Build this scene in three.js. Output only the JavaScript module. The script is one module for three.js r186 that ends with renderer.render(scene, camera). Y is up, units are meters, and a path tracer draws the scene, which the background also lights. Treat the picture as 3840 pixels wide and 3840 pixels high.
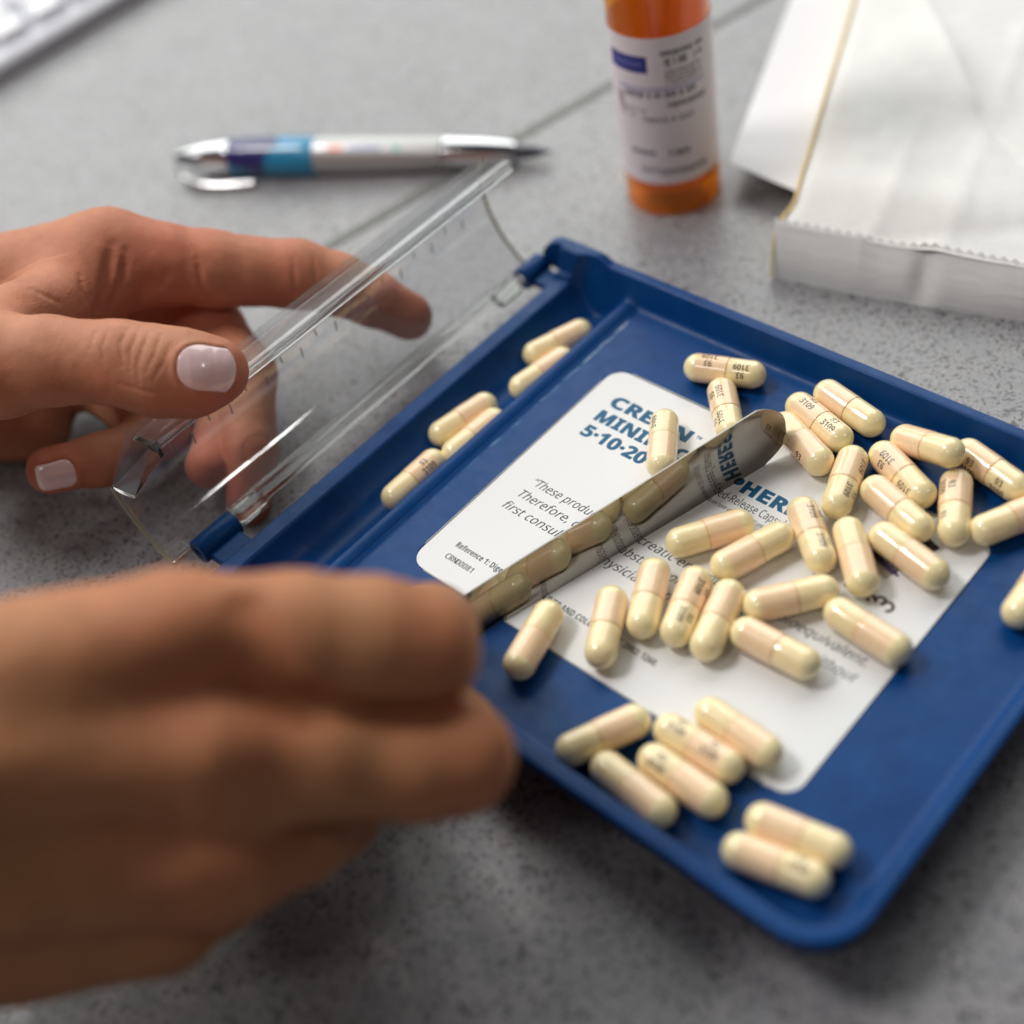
import * as THREE from 'three';
import { ConvexGeometry } from 'three/addons/geometries/ConvexGeometry.js';
import { RoundedBoxGeometry } from 'three/addons/geometries/RoundedBoxGeometry.js';
import { mergeGeometries, toCreasedNormals } from 'three/addons/utils/BufferGeometryUtils.js';
import { RectAreaLightUniformsLib } from 'three/addons/lights/RectAreaLightUniformsLib.js';

// ---------------------------------------------------------------- camera, light, exposure
const MM = 0.001, V = (x, y, z) => new THREE.Vector3(x, y, z);
const scene = new THREE.Scene();
const camera = new THREE.PerspectiveCamera(40.96, 1, 0.01, 20);
camera.position.set(0, 0.24793, 0);
camera.up.set(0.23964, 0.66082, -0.71126);
camera.lookAt(0, 0.24793 - 0.7326, -0.68066);
camera.focus = 0.333;
camera.userData.fStop = 4.5;
RectAreaLightUniformsLib.init();
scene.background = new THREE.Color(0.042, 0.041, 0.046);
const renderer = new THREE.WebGLRenderer({ antialias: true });
renderer.toneMapping = THREE.LinearToneMapping;
renderer.toneMappingExposure = 1;
renderer.shadowMap.enabled = true;
function ceilingLamp(x, y, z, w, h, intensity, color = 0xfffcf8) {
  const l = new THREE.RectAreaLight(color, intensity, w, h);
  l.position.set(x, y, z); l.lookAt(0.02, 0, -0.25); scene.add(l);
}
ceilingLamp(0.10, 1.00, -1.50, 2.6, 1.5, 3.0, 0xfbfffa);                          // the wide window front behind the counter
ceilingLamp(-0.45, 0.84, -0.46, 0.25, 0.20, 31);                               // lamp over the back of the counter
ceilingLamp(-1.5, 1.25, -0.65, 0.30, 0.22, 6);
ceilingLamp(-0.75, 1.4, 0.4, 0.30, 0.22, 11);
ceilingLamp(1.12, 1.08, 0.38, 0.17, 0.11, 17);

// ---------------------------------------------------------------- helpers
let seed = 7;
const rnd = () => { seed = (seed * 1664525 + 1013904223) >>> 0; return seed / 4294967296; };
const clamp = (x, a, b) => Math.min(b, Math.max(a, x));
const sstep = (a, b, x) => { const t = clamp((x - a) / (b - a), 0, 1); return t * t * (3 - 2 * t); };
const mix = (a, b, t) => a + (b - a) * t;
const used = {};
function numbered(n) { const k = used[n] = (used[n] ?? -1) + 1; return k ? n + '_' + String(k).padStart(3, '0') : n; }
function tag(o, label, category, group) { o.userData.label = label; o.userData.category = category; if (group) o.userData.group = group; return o; }
function thing(name, label, category, at = [0, 0, 0], turn = 0, group) {       // a Group at the thing's base; children are its parts
  const g = new THREE.Group(); g.name = numbered(name); g.position.set(at[0] * MM, at[1] * MM, at[2] * MM); g.rotation.y = turn;
  scene.add(g); return tag(g, label, category, group);
}
function part(name, geo, mat, parent, label) {                                  // geometry in mm in the parent's axes
  geo.scale(MM, MM, MM);
  const m = new THREE.Mesh(geo, mat); m.name = name; m.castShadow = m.receiveShadow = true;
  if (label) m.userData.label = label;
  parent.add(m); return m;
}
// tileable value noise on a wrapped lattice
function lattice(n) { const a = new Float32Array(n * n); for (let i = 0; i < a.length; i++) a[i] = rnd(); return a; }
function wrapNoise(a, n, u, v) {
  const x = u * n, y = v * n, i = Math.floor(x), j = Math.floor(y), fx = x - i, fy = y - j;
  const sx = fx * fx * (3 - 2 * fx), sy = fy * fy * (3 - 2 * fy), i0 = ((i % n) + n) % n, i1 = (i0 + 1) % n, j0 = ((j % n) + n) % n, j1 = (j0 + 1) % n;
  return mix(mix(a[j0 * n + i0], a[j0 * n + i1], sx), mix(a[j1 * n + i0], a[j1 * n + i1], sx), sy);
}
function dataTex(w, h, fn, srgb, repeat = 1) {
  const d = new Uint8Array(w * h * 4);
  for (let j = 0; j < h; j++) for (let i = 0; i < w; i++) {
    const c = fn(i / w, j / h), k = (j * w + i) * 4;
    if (c.length) { d[k] = c[0] * 255; d[k + 1] = c[1] * 255; d[k + 2] = c[2] * 255; } else d[k] = d[k + 1] = d[k + 2] = c * 255;
    d[k + 3] = 255;
  }
  const t = new THREE.DataTexture(d, w, h); t.wrapS = t.wrapT = THREE.RepeatWrapping; t.magFilter = THREE.LinearFilter; t.minFilter = THREE.LinearFilter;
  t.repeat.set(repeat, repeat); if (srgb) t.colorSpace = THREE.SRGBColorSpace; t.needsUpdate = true; return t;
}
function canvasTex(w, h, draw) {
  const c = document.createElement('canvas'); c.width = w; c.height = h;
  draw(c.getContext('2d'), w, h);
  const t = new THREE.CanvasTexture(c); t.colorSpace = THREE.SRGBColorSpace; t.magFilter = THREE.LinearFilter; return t;
}
const h3 = (x, y, z) => { let n = Math.imul(x, 374761393) + Math.imul(y, 668265263) + Math.imul(z, 1440662683); n = Math.imul(n ^ (n >>> 13), 1274126177); return ((n ^ (n >>> 16)) >>> 0) / 4294967296; };
function noise3(x, y, z) {
  const i = Math.floor(x), j = Math.floor(y), k = Math.floor(z), a = x - i, b = y - j, c = z - k, s = a * a * (3 - 2 * a), t = b * b * (3 - 2 * b), u = c * c * (3 - 2 * c);
  return mix(mix(mix(h3(i, j, k), h3(i + 1, j, k), s), mix(h3(i, j + 1, k), h3(i + 1, j + 1, k), s), t), mix(mix(h3(i, j, k + 1), h3(i + 1, j, k + 1), s), mix(h3(i, j + 1, k + 1), h3(i + 1, j + 1, k + 1), s), t), u);
}
// surface nets: the zero surface of a distance field (mm) as a smooth mesh
function surface(lo, hi, h, f, color, uvOf) {
  const n = [0, 1, 2].map((a) => Math.ceil((hi[a] - lo[a]) / h) + 1), [nx, ny, nz] = n, F = new Float32Array(nx * ny * nz), B = 4;
  for (let k = 0; k < nz; k += B) for (let j = 0; j < ny; j += B) for (let i = 0; i < nx; i += B) {
    const c = f(lo[0] + (i + 1.5) * h, lo[1] + (j + 1.5) * h, lo[2] + (k + 1.5) * h), far = Math.abs(c) > h * 7;
    for (let kk = k; kk < Math.min(k + B, nz); kk++) for (let jj = j; jj < Math.min(j + B, ny); jj++) for (let ii = i; ii < Math.min(i + B, nx); ii++)
      F[(kk * ny + jj) * nx + ii] = far ? c : f(lo[0] + ii * h, lo[1] + jj * h, lo[2] + kk * h);
  }
  const id = new Int32Array(nx * ny * nz).fill(-1), P = [], I = [], at = (i, j, k) => (k * ny + j) * nx + i;
  const E = [[0, 1], [0, 2], [0, 4], [1, 3], [1, 5], [2, 3], [2, 6], [3, 7], [4, 5], [4, 6], [5, 7], [6, 7]], v = new Float32Array(8);
  for (let k = 0; k < nz - 1; k++) for (let j = 0; j < ny - 1; j++) for (let i = 0; i < nx - 1; i++) {
    let m = 0;
    for (let c = 0; c < 8; c++) { v[c] = F[at(i + (c & 1), j + ((c >> 1) & 1), k + (c >> 2))]; if (v[c] < 0) m |= 1 << c; }
    if (m === 0 || m === 255) continue;
    let x = 0, y = 0, z = 0, q = 0;
    for (const [a, b] of E) if ((v[a] < 0) !== (v[b] < 0)) {
      const t = v[a] / (v[a] - v[b]);
      x += mix(a & 1, b & 1, t); y += mix((a >> 1) & 1, (b >> 1) & 1, t); z += mix(a >> 2, b >> 2, t); q++;
    }
    id[at(i, j, k)] = P.length / 3;
    P.push(lo[0] + (i + x / q) * h, lo[1] + (j + y / q) * h, lo[2] + (k + z / q) * h);
  }
  const quad = (a, b, c, d, flip) => { if (a < 0 || b < 0 || c < 0 || d < 0) return; flip ? I.push(a, c, b, a, d, c) : I.push(a, b, c, a, c, d); };
  for (let k = 1; k < nz - 1; k++) for (let j = 1; j < ny - 1; j++) for (let i = 1; i < nx - 1; i++) {
    const a = F[at(i, j, k)] < 0;
    if (a !== F[at(i + 1, j, k)] < 0) quad(id[at(i, j - 1, k - 1)], id[at(i, j, k - 1)], id[at(i, j, k)], id[at(i, j - 1, k)], !a);
    if (a !== F[at(i, j + 1, k)] < 0) quad(id[at(i - 1, j, k - 1)], id[at(i - 1, j, k)], id[at(i, j, k)], id[at(i, j, k - 1)], !a);
    if (a !== F[at(i, j, k + 1)] < 0) quad(id[at(i - 1, j - 1, k)], id[at(i, j - 1, k)], id[at(i, j, k)], id[at(i - 1, j, k)], !a);
  }
  const N = new Float32Array(P.length), e = h * 0.5, C = color ? new Float32Array(P.length) : null, U = uvOf ? new Float32Array(P.length / 3 * 2) : null;
  for (let p = 0; p < P.length; p += 3) {
    for (let pass = 0; pass < 2; pass++) {
      const [x, y, z] = [P[p], P[p + 1], P[p + 2]];
      let gx = f(x + e, y, z) - f(x - e, y, z), gy = f(x, y + e, z) - f(x, y - e, z), gz = f(x, y, z + e) - f(x, y, z - e);
      const l = Math.hypot(gx, gy, gz) || 1;
      if (!pass) { const d = clamp(f(x, y, z) * 2 * e / l, -h * 0.5, h * 0.5); P[p] -= d * gx / l; P[p + 1] -= d * gy / l; P[p + 2] -= d * gz / l; }
      N[p] = gx / l; N[p + 1] = gy / l; N[p + 2] = gz / l;
    }
    if (C) { const c = color(P[p], P[p + 1], P[p + 2], N[p], N[p + 1], N[p + 2]); C[p] = c[0]; C[p + 1] = c[1]; C[p + 2] = c[2]; }
    if (U) { const c = uvOf(P[p], P[p + 1], P[p + 2]); U[p / 3 * 2] = c[0]; U[p / 3 * 2 + 1] = c[1]; }
  }
  const g = new THREE.BufferGeometry();
  g.setAttribute('position', new THREE.BufferAttribute(new Float32Array(P), 3)); g.setAttribute('normal', new THREE.BufferAttribute(N, 3));
  if (C) g.setAttribute('color', new THREE.BufferAttribute(C, 3));
  if (U) g.setAttribute('uv', new THREE.BufferAttribute(U, 2));
  g.setIndex(I); return g;
}
const smin = (a, b, k) => { const h = Math.max(k - Math.abs(a - b), 0) / k; return Math.min(a, b) - h * h * k * 0.25; };
const smax = (a, b, k) => -smin(-a, -b, k);
const rrect = (x, z, x0, x1, z0, z1, r) => { const qx = Math.abs(x - (x0 + x1) / 2) - (x1 - x0) / 2 + r, qz = Math.abs(z - (z0 + z1) / 2) - (z1 - z0) / 2 + r; return Math.hypot(Math.max(qx, 0), Math.max(qz, 0)) + Math.min(Math.max(qx, qz), 0) - r; };
// solid of revolution about x: profile [[x, r], ...]; u runs along x, v round the axis (0.5 = up)
function revolve(profile, seg, x0, x1, smooth = true) {
  const P = [], U = [], I = [], n = profile.length;
  for (let j = 0; j <= seg; j++) { const a = (j / seg - 0.5) * 2 * Math.PI; for (const [x, r] of profile) { P.push(x, r * Math.cos(a), -r * Math.sin(a)); U.push((x - x0) / (x1 - x0), j / seg); } }
  for (let j = 0; j < seg; j++) for (let i = 0; i < n - 1; i++) { const a = j * n + i, b = a + 1, c = a + n, d = c + 1; I.push(a, b, c, b, d, c); }
  let g = new THREE.BufferGeometry(); g.setAttribute('position', new THREE.Float32BufferAttribute(P, 3)); g.setAttribute('uv', new THREE.Float32BufferAttribute(U, 2)); g.setIndex(I);
  g.computeVertexNormals(); if (!smooth) g = toCreasedNormals(g, 0.6); return g;
}
// a bar of constant closed section [[x, y], ...] along z, with z of each end a function of (x, y)
function bar(sec, z0, z1, crease = 0.7) {
  const P = [], I = [], n = sec.length, f = (q, x, y) => typeof q === 'number' ? q : q(x, y);
  for (const [x, y] of sec) P.push(x, y, f(z0, x, y), x, y, f(z1, x, y));
  for (let i = 0; i < n; i++) { const a = 2 * i, b = 2 * ((i + 1) % n); I.push(a, b, a + 1, b, b + 1, a + 1); }
  const tri = THREE.ShapeUtils.triangulateShape(sec.map(([x, y]) => new THREE.Vector2(x, y)), []);
  for (const [a, b, c] of tri) { I.push(2 * a, 2 * c, 2 * b); I.push(2 * a + 1, 2 * b + 1, 2 * c + 1); }
  let area = 0; for (let i = 0; i < n; i++) { const p = sec[i], q = sec[(i + 1) % n]; area += p[0] * q[1] - q[0] * p[1]; }
  if (area < 0) for (let i = 0; i < n * 6; i += 3) [I[i + 1], I[i + 2]] = [I[i + 2], I[i + 1]];
  if (area < 0) for (let i = n * 6; i < I.length; i += 3) { /* triangulateShape keeps the sense of the outline */ [I[i + 1], I[i + 2]] = [I[i + 2], I[i + 1]]; }
  const g = new THREE.BufferGeometry(); g.setAttribute('position', new THREE.Float32BufferAttribute(P, 3)); g.setIndex(I);
  return toCreasedNormals(g, crease);
}
const std = (o) => new THREE.MeshStandardMaterial(o), phy = (o) => new THREE.MeshPhysicalMaterial(o), rgb = (r, g, b) => new THREE.Color().setRGB(r, g, b);

// ---------------------------------------------------------------- the table
const n8 = lattice(20), n9 = lattice(97), n10 = lattice(233), n11 = lattice(480), n12 = lattice(860);
const tableMap = dataTex(2048, 2048, (u, v) => {
  const broad = wrapNoise(n8, 20, u, v), mid = wrapNoise(n9, 97, u, v), a = wrapNoise(n10, 233, u, v), b = wrapNoise(n11, 480, u, v), c = wrapNoise(n12, 860, u, v);
  let g = 0.70 + 0.03 * (broad - 0.5) + 0.04 * (mid - 0.5) + 0.10 * (b - 0.5) + 0.16 * (c - 0.5);
  g -= 0.34 * sstep(0.60, 0.88, b) * (0.5 + 0.6 * mid) + 0.14 * sstep(0.6, 0.9, c) + 0.14 * sstep(0.78, 0.95, a);
  g += 0.08 * sstep(0.66, 0.92, 1 - b);
  const warm = 0.012 * (mid - 0.5);
  return [clamp(g + 0.004 + warm, 0, 1), clamp(g, 0, 1), clamp(g + 0.006 - warm, 0, 1)];
}, true);
tableMap.repeat.set(8, 8);
const tableRough = dataTex(512, 512, (u, v) => 0.23 + 0.10 * wrapNoise(n9, 97, u, v) + 0.08 * wrapNoise(n10, 233, u, v));
tableRough.repeat.set(8, 8);
const table = new THREE.Mesh(new THREE.BoxGeometry(2.56, 0.03, 2.56), std({ map: tableMap, roughnessMap: tableRough, roughness: 1, color: rgb(0.63, 0.62, 0.64) }));
table.name = 'table'; table.position.set(0, -0.009 - 0.015, -0.3); table.receiveShadow = true;
table.userData = { kind: 'structure', label: 'grey speckled laminate countertop under everything' }; scene.add(table);
{ // the joint between two sheets of laminate
  const a = V(119.7, 0, -450), b = V(-36.8, 0, -371.2), d = b.clone().sub(a), L = 900, seam = new THREE.BoxGeometry(L, 0.5, 3.6);
  seam.rotateY(Math.atan2(-d.z, d.x)); seam.translate((a.x + b.x) / 2, -8.93, (a.z + b.z) / 2);
  const m = part('counter_seam', seam, std({ color: rgb(0.13, 0.13, 0.12), roughness: 0.6 }), scene);
  m.userData = { kind: 'structure', label: 'dark grey joint line running across the countertop' };
}

// ---------------------------------------------------------------- the counting tray
const TURN = -52.2788 * Math.PI / 180, O0 = V(38.48, 0, -203.95), TX = V(Math.cos(TURN), 0, -Math.sin(TURN)), TZ = V(Math.sin(TURN), 0, Math.cos(TURN));
const toWorld = ([x, y, z]) => O0.clone().addScaledVector(TX, x).addScaledVector(TZ, z).add(V(0, y, 0));
const scratchN = lattice(64);
const trayRough = dataTex(512, 512, (u, v) => 0.30 + 0.12 * wrapNoise(n9, 97, u, v) + 0.10 * wrapNoise(scratchN, 64, u, v));
const blueMap = canvasTex(2048, 1600, (c, w, h) => {
  c.fillStyle = '#023d78'; c.fillRect(0, 0, w, h); const X = (x) => (x + 106) / 200 * w, Y = (z) => (z + 71) / 160 * h;
  for (let k = 0; k < 700; k++) { c.fillStyle = rnd() < 0.5 ? 'rgba(40,100,150,0.06)' : 'rgba(0,22,60,0.07)'; c.beginPath(); c.ellipse(rnd() * w, rnd() * h, 10 + rnd() * 70, 6 + rnd() * 40, rnd() * 3, 0, 7); c.fill(); }
  c.lineCap = 'round';
  for (let k = 0; k < 420; k++) { const x = rnd() * w, y = rnd() * h, a = rnd() * 6.28, l = 8 + rnd() * 70; c.strokeStyle = 'rgba(150,175,205,' + (0.03 + 0.09 * rnd()) + ')'; c.lineWidth = 0.6 + rnd(); c.beginPath(); c.moveTo(x, y); c.quadraticCurveTo(x + l * 0.5 * Math.cos(a) + 4 * rnd(), y + l * 0.5 * Math.sin(a), x + l * Math.cos(a), y + l * Math.sin(a)); c.stroke(); }
  for (let k = 0; k < 1100; k++) { c.fillStyle = 'rgba(205,205,200,' + (0.08 + 0.4 * rnd() * rnd()) + ')'; const r = 0.5 + rnd() * 1.4; c.fillRect(rnd() * w, rnd() * h, r, r); }
  for (let k = 0; k < 60; k++) { const z = -58 + 100 * rnd() * rnd(); c.strokeStyle = 'rgba(190,190,195,' + (0.12 + 0.35 * rnd() * (1 - (z + 58) / 110)) + ')'; c.lineWidth = 1.5 + 4 * rnd(); c.beginPath(); c.moveTo(X(-64.8 + 0.8 * rnd()), Y(z)); c.lineTo(X(-64.8 + 0.8 * rnd()), Y(z + 1 + 4 * rnd())); c.stroke(); }
});
const blue = phy({ color: rgb(0.001, 0.046, 0.175), roughness: 0.36, specularIntensity: 0.35 }), blueWorn = phy({ map: blueMap, roughness: 0.95, roughnessMap: trayRough, specularIntensity: 0.42 });
const tray = thing('counting_tray', 'blue plastic pill counting tray with white card in its floor', 'tray', [O0.x, 0, O0.z], TURN);
const trough = (x) => -6.8 + 0.098 * (x + 79) * (x + 79);
const floorY = (x) => { const f = 1.6 * sstep(-64.2, -68.6, x), g = trough(x); return x < -66 ? smin(f, g, 0.8) : f; };
function trayField(x, y, z) {
  const far = z < 0, end = sstep(60.5, 63.5, Math.abs(z)) * (far ? 1 : sstep(-70, -66, x));
  const round_ = x < (far ? -94 : -88) ? Math.sqrt(Math.max(0, 1 - Math.pow((x + (far ? 94 : 88)) / 9.5, 2))) : 1;
  const top0 = (8.2 + 1.7 * sstep(-76, -82, x)) * (0.15 + 0.85 * round_) - (1 - round_) * 3;
  const rim = mix(8.2, 3.2, sstep(-78, -88, x)), top = mix(rim, top0, end);
  const slope = x < -66 ? Math.min(1, 1 / Math.hypot(1, 0.196 * (x + 79))) : 0.9;
  const outer = Math.min(rrect(x, z, -93.5, -66, 0, 76, 2), rrect(x, z, -80, 83, -68, 68, 13), rrect(x, z, -93.5, 0, -67.8, 67.6, 2.5), rrect(x, z, -103.5, 0, -67.8, -64.4, 1.6));
  const inset = 2.6 * sstep(6.6, 5.6, y - (top - 8.2)) * (x > -84 ? 1 : sstep(-92, -84, x));
  const F = floorY(x);
  const dI = rrect(x, z, -91, 78 + 0.3 * y, -62.2 - 0.33 * y, 61.6 + 0.33 * y, 8 + 0.3 * y);
  const leftIn = z < -60 || z > 60 ? dI : rrect(x, z, -95, 78 + 0.3 * y, -62.2 - 0.33 * y, 61.6 + 0.33 * y, 8 + 0.3 * y);
  const inT = z > 0 ? Math.min(leftIn, rrect(x, z, -95, -69.4, 0, 110, 1)) : leftIn;
  const cavity = smax(inT * 0.94, (F - y) * slope, 1.6);
  let recess = Math.max(rrect(x, z, -55.6, 55.3, -40.5, 40.3, 5.5), -(y + 1.1));
  const body = smax(Math.max(outer + inset, (F - 2.2 - y) * slope), y - top, 0.7);
  let d = smax(body, -cavity, 0.6);
  d = Math.max(d, -recess);
  // rim strip that carries the hinge
  return d;
}
{
  const uvOf = (x, y, z) => [(x + 106) / 200, 1 - (z + 71) / 160];
  part('tray_body', surface([-106, -10, -71], [86, 12, 79], 0.58, trayField, null, uvOf), blueWorn, tray);
  for (const [z0, z1] of [[57.5, 69.5], [-63.5, -55]]) {
    const ring = [], hole = [];
    for (let k = 0; k <= 24; k++) { const a = k / 24 * 2 * Math.PI; ring.push([-102.6 + 3.2 * Math.cos(a), 0.2 + 3.2 * Math.sin(a)]); hole.push([-102.6 + 1.5 * Math.cos(a), 0.2 + 1.5 * Math.sin(a)]); }
    const shape = new THREE.Shape(ring.map(([a, b]) => new THREE.Vector2(a, b))); shape.holes.push(new THREE.Path(hole.map(([a, b]) => new THREE.Vector2(a, b))));
    const g = new THREE.ExtrudeGeometry(shape, { depth: z1 - z0, bevelEnabled: true, bevelSize: 0.25, bevelThickness: 0.25, bevelSegments: 2, curveSegments: 24 }); g.translate(0, 0, z0);
    const barrel = part('hinge_barrel', toCreasedNormals(g, 0.6), blue, tray);
    const web = new RoundedBoxGeometry(10, 2.6, z1 - z0 - 2, 2, 0.6); web.translate(-96.4, -0.9, (z0 + z1) / 2);
    part('hinge_block', web, blue, barrel);
  }
  for (const [x, z, w, l] of [[70, 0, 3, 96], [0, 54, 120, 3], [0, -54, 120, 3]]) { const g = new RoundedBoxGeometry(w, 7, l, 2, 0.8); g.translate(x, -5.4, z); part('foot', g, blue, tray); }
  // printed card
  const W = 2048, S = W / 111, Hh = Math.round(81 * S);
  const cardMap = canvasTex(W, Hh, (c) => {
    const X = (x) => (x + 55.5) * S, Y = (z) => (z + 40.5) * S;
    c.fillStyle = '#e6e6e7'; c.fillRect(0, 0, W, Hh);
    for (let k = 0; k < 9000; k++) { c.fillStyle = rnd() < 0.5 ? 'rgba(120,112,100,0.05)' : 'rgba(255,255,255,0.12)'; c.fillRect(rnd() * W, rnd() * Hh, 1 + rnd() * 3, 1 + rnd() * 3); }
    for (let k = 0; k < 90; k++) { c.fillStyle = 'rgba(60,55,50,' + (0.15 + 0.3 * rnd()) + ')'; const r = 0.6 + rnd() * 1.6; c.fillRect(rnd() * W, rnd() * Hh, r, r); }
    const line = (t, x, z, size, font, color, squeeze, width) => {
      c.save(); c.translate(X(x), Y(z)); c.fillStyle = color; c.font = font.replace('SIZE', size * S + 'px'); 
      if (width) squeeze = width * S / c.measureText(t).width;
      c.scale(squeeze, 1); c.fillText(t, 0, 0); c.restore();
    };
    const bold = 'bold SIZE sans-serif', it = 'italic SIZE sans-serif', re = 'SIZE sans-serif', semi = 'bold SIZE sans-serif', teal = '#17597f', ink = '#0e0d10';
    const heavy = (t, x, z, w) => { line(t, x, z, 5.5, bold, teal, 1, w); c.save(); c.translate(X(x), Y(z)); c.font = 5.5 * S + 'px sans-serif'; c.font = 'bold ' + 5.5 * S + 'px sans-serif'; const q = w * S / c.measureText(t).width; c.scale(q, 1); c.lineWidth = 0.3 * S; c.lineJoin = 'miter'; c.strokeStyle = teal; c.strokeText(t, 0, 0); c.restore(); };
    heavy('CREON', -48.6, -28.0, 26); line('™', -22, -29.6, 3, bold, teal, 0.8);
    heavy('MINIMICROSPHERES', -48.8, -21.9, 66); line('®', 17.6, -23.4, 3, bold, teal, 0.8);
    heavy('5·10·20', -48.2, -15.8, 20.6);
    line('(Pancrelipase) Delayed-Release Capsules', -27, -17.9, 3.5, re, ink, 1, 42);
    line('Numbers indicate lipase units: 5,000, 10,000 and 20,000', -12, -15.3, 1.7, re, ink, 0.8, 24);
    const q3 = (s, x, z, w) => line(s, x, z, 3.6, it, ink, 1, w);
    q3('“These products of', -47.2, 4.6, 27); q3('pancreatic enzymes are not', -19.2, 4.6, 44.2); q3('bioequivalent.', 26.4, 4.6, 23.2);
    q3('Therefore, do not', -47.7, 9.4, 28.5); q3('substitute one brand for another', -17, 9.4, 52); q3('without', 37.4, 9.4, 12);
    q3('first consulting a', -48.4, 14.3, 27.5); q3('physician or pharmacist.”', -18.6, 14.3, 41);
    line('Reference 1: Digestive Diseases, LIVER AND COLON Journal, 2002: 1260.', -49, 30.4, 2.3, semi, ink, 1, 62);
    [...'CRN00081'].forEach((e, k) => line(e, -48.8 + k * 1.17, 34.5, 2.3, re, ink, 0.86));
    [...'CRN00081'].forEach((e, k) => line(e, -48.72 + k * 1.17, 34.5, 2.3, re, ink, 0.86));
    // picture of a container, brown scroll under it
    c.save(); c.translate(X(37), Y(-27)); c.rotate(0.35);
    c.fillStyle = '#2c2428'; c.fillRect(-6 * S, -8 * S, 12 * S, 12 * S); c.fillStyle = '#5b524f'; c.fillRect(-5 * S, 0, 11 * S, 7 * S); c.fillStyle = '#322a66'; c.fillRect(-5 * S, 4.1 * S, 12 * S, 0.7 * S);
    c.fillStyle = '#9a928a'; for (let k = 0; k < 26; k++) c.fillRect((-4.4 + k * 0.38) * S, 1.2 * S, 0.14 * S, (2.4 + rnd()) * S);
    c.fillStyle = '#b9b1a7'; c.fillRect(-4 * S, 5.4 * S, 10 * S, 2 * S); c.restore();
    c.strokeStyle = '#3d1d14'; c.lineWidth = 0.75 * S; c.lineCap = 'round';
    for (let k = 0; k < 6; k++) { c.beginPath(); const x = 34 + k * 2; c.arc(X(x + 0.6), Y(-12.4 + (k % 2) * 0.6), (0.8 + 0.25 * (k % 3)) * S, 0.6 * k, 0.6 * k + 4.4); c.stroke(); }
  });
  const shape = new THREE.Shape(), r = 5.2, [x0, x1, z0, z1] = [-55.4, 55.1, -40.3, 40.1];
  shape.moveTo(x0 + r, z0); shape.lineTo(x1 - r, z0); shape.quadraticCurveTo(x1, z0, x1, z0 + r); shape.lineTo(x1, z1 - r); shape.quadraticCurveTo(x1, z1, x1 - r, z1); shape.lineTo(x0 + r, z1); shape.quadraticCurveTo(x0, z1, x0, z1 - r); shape.lineTo(x0, z0 + r); shape.quadraticCurveTo(x0, z0, x0 + r, z0);
  const g = new THREE.ExtrudeGeometry(shape, { depth: 0.35, bevelEnabled: false, curveSegments: 10 });
  const p = g.attributes.position, uv = g.attributes.uv;
  for (let i = 0; i < p.count; i++) uv.setXY(i, (p.getX(i) + 55.5) / 111, 1 - (p.getY(i) + 40.5) / 81);
  g.rotateX(Math.PI / 2); g.translate(0, -0.1, 0);
  part('card', g, phy({ map: cardMap, roughness: 0.5, specularIntensity: 0.6 }), tray, 'white printed card with blue heading let into the floor');
  // bright worn bead of plastic round the recess
  const bead = [];
  for (const [a, b] of [[[-55.6, -34], [-55.6, 34]], [[-50, 40.4], [50, 40.4]], [[-50, -40.6], [50, -40.6]]]) { const t = new THREE.CapsuleGeometry(0.16, Math.hypot(b[0] - a[0], b[1] - a[1]), 3, 6); t.rotateX(Math.PI / 2); t.rotateY(Math.atan2(b[0] - a[0], b[1] - a[1])); t.translate((a[0] + b[0]) / 2, 0.0, (a[1] + b[1]) / 2); bead.push(t); }
  part('recess_edge', mergeGeometries(bead), std({ color: rgb(0.5, 0.5, 0.48), roughness: 0.5 }), tray, 'pale worn edge of the card recess');
}
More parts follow.
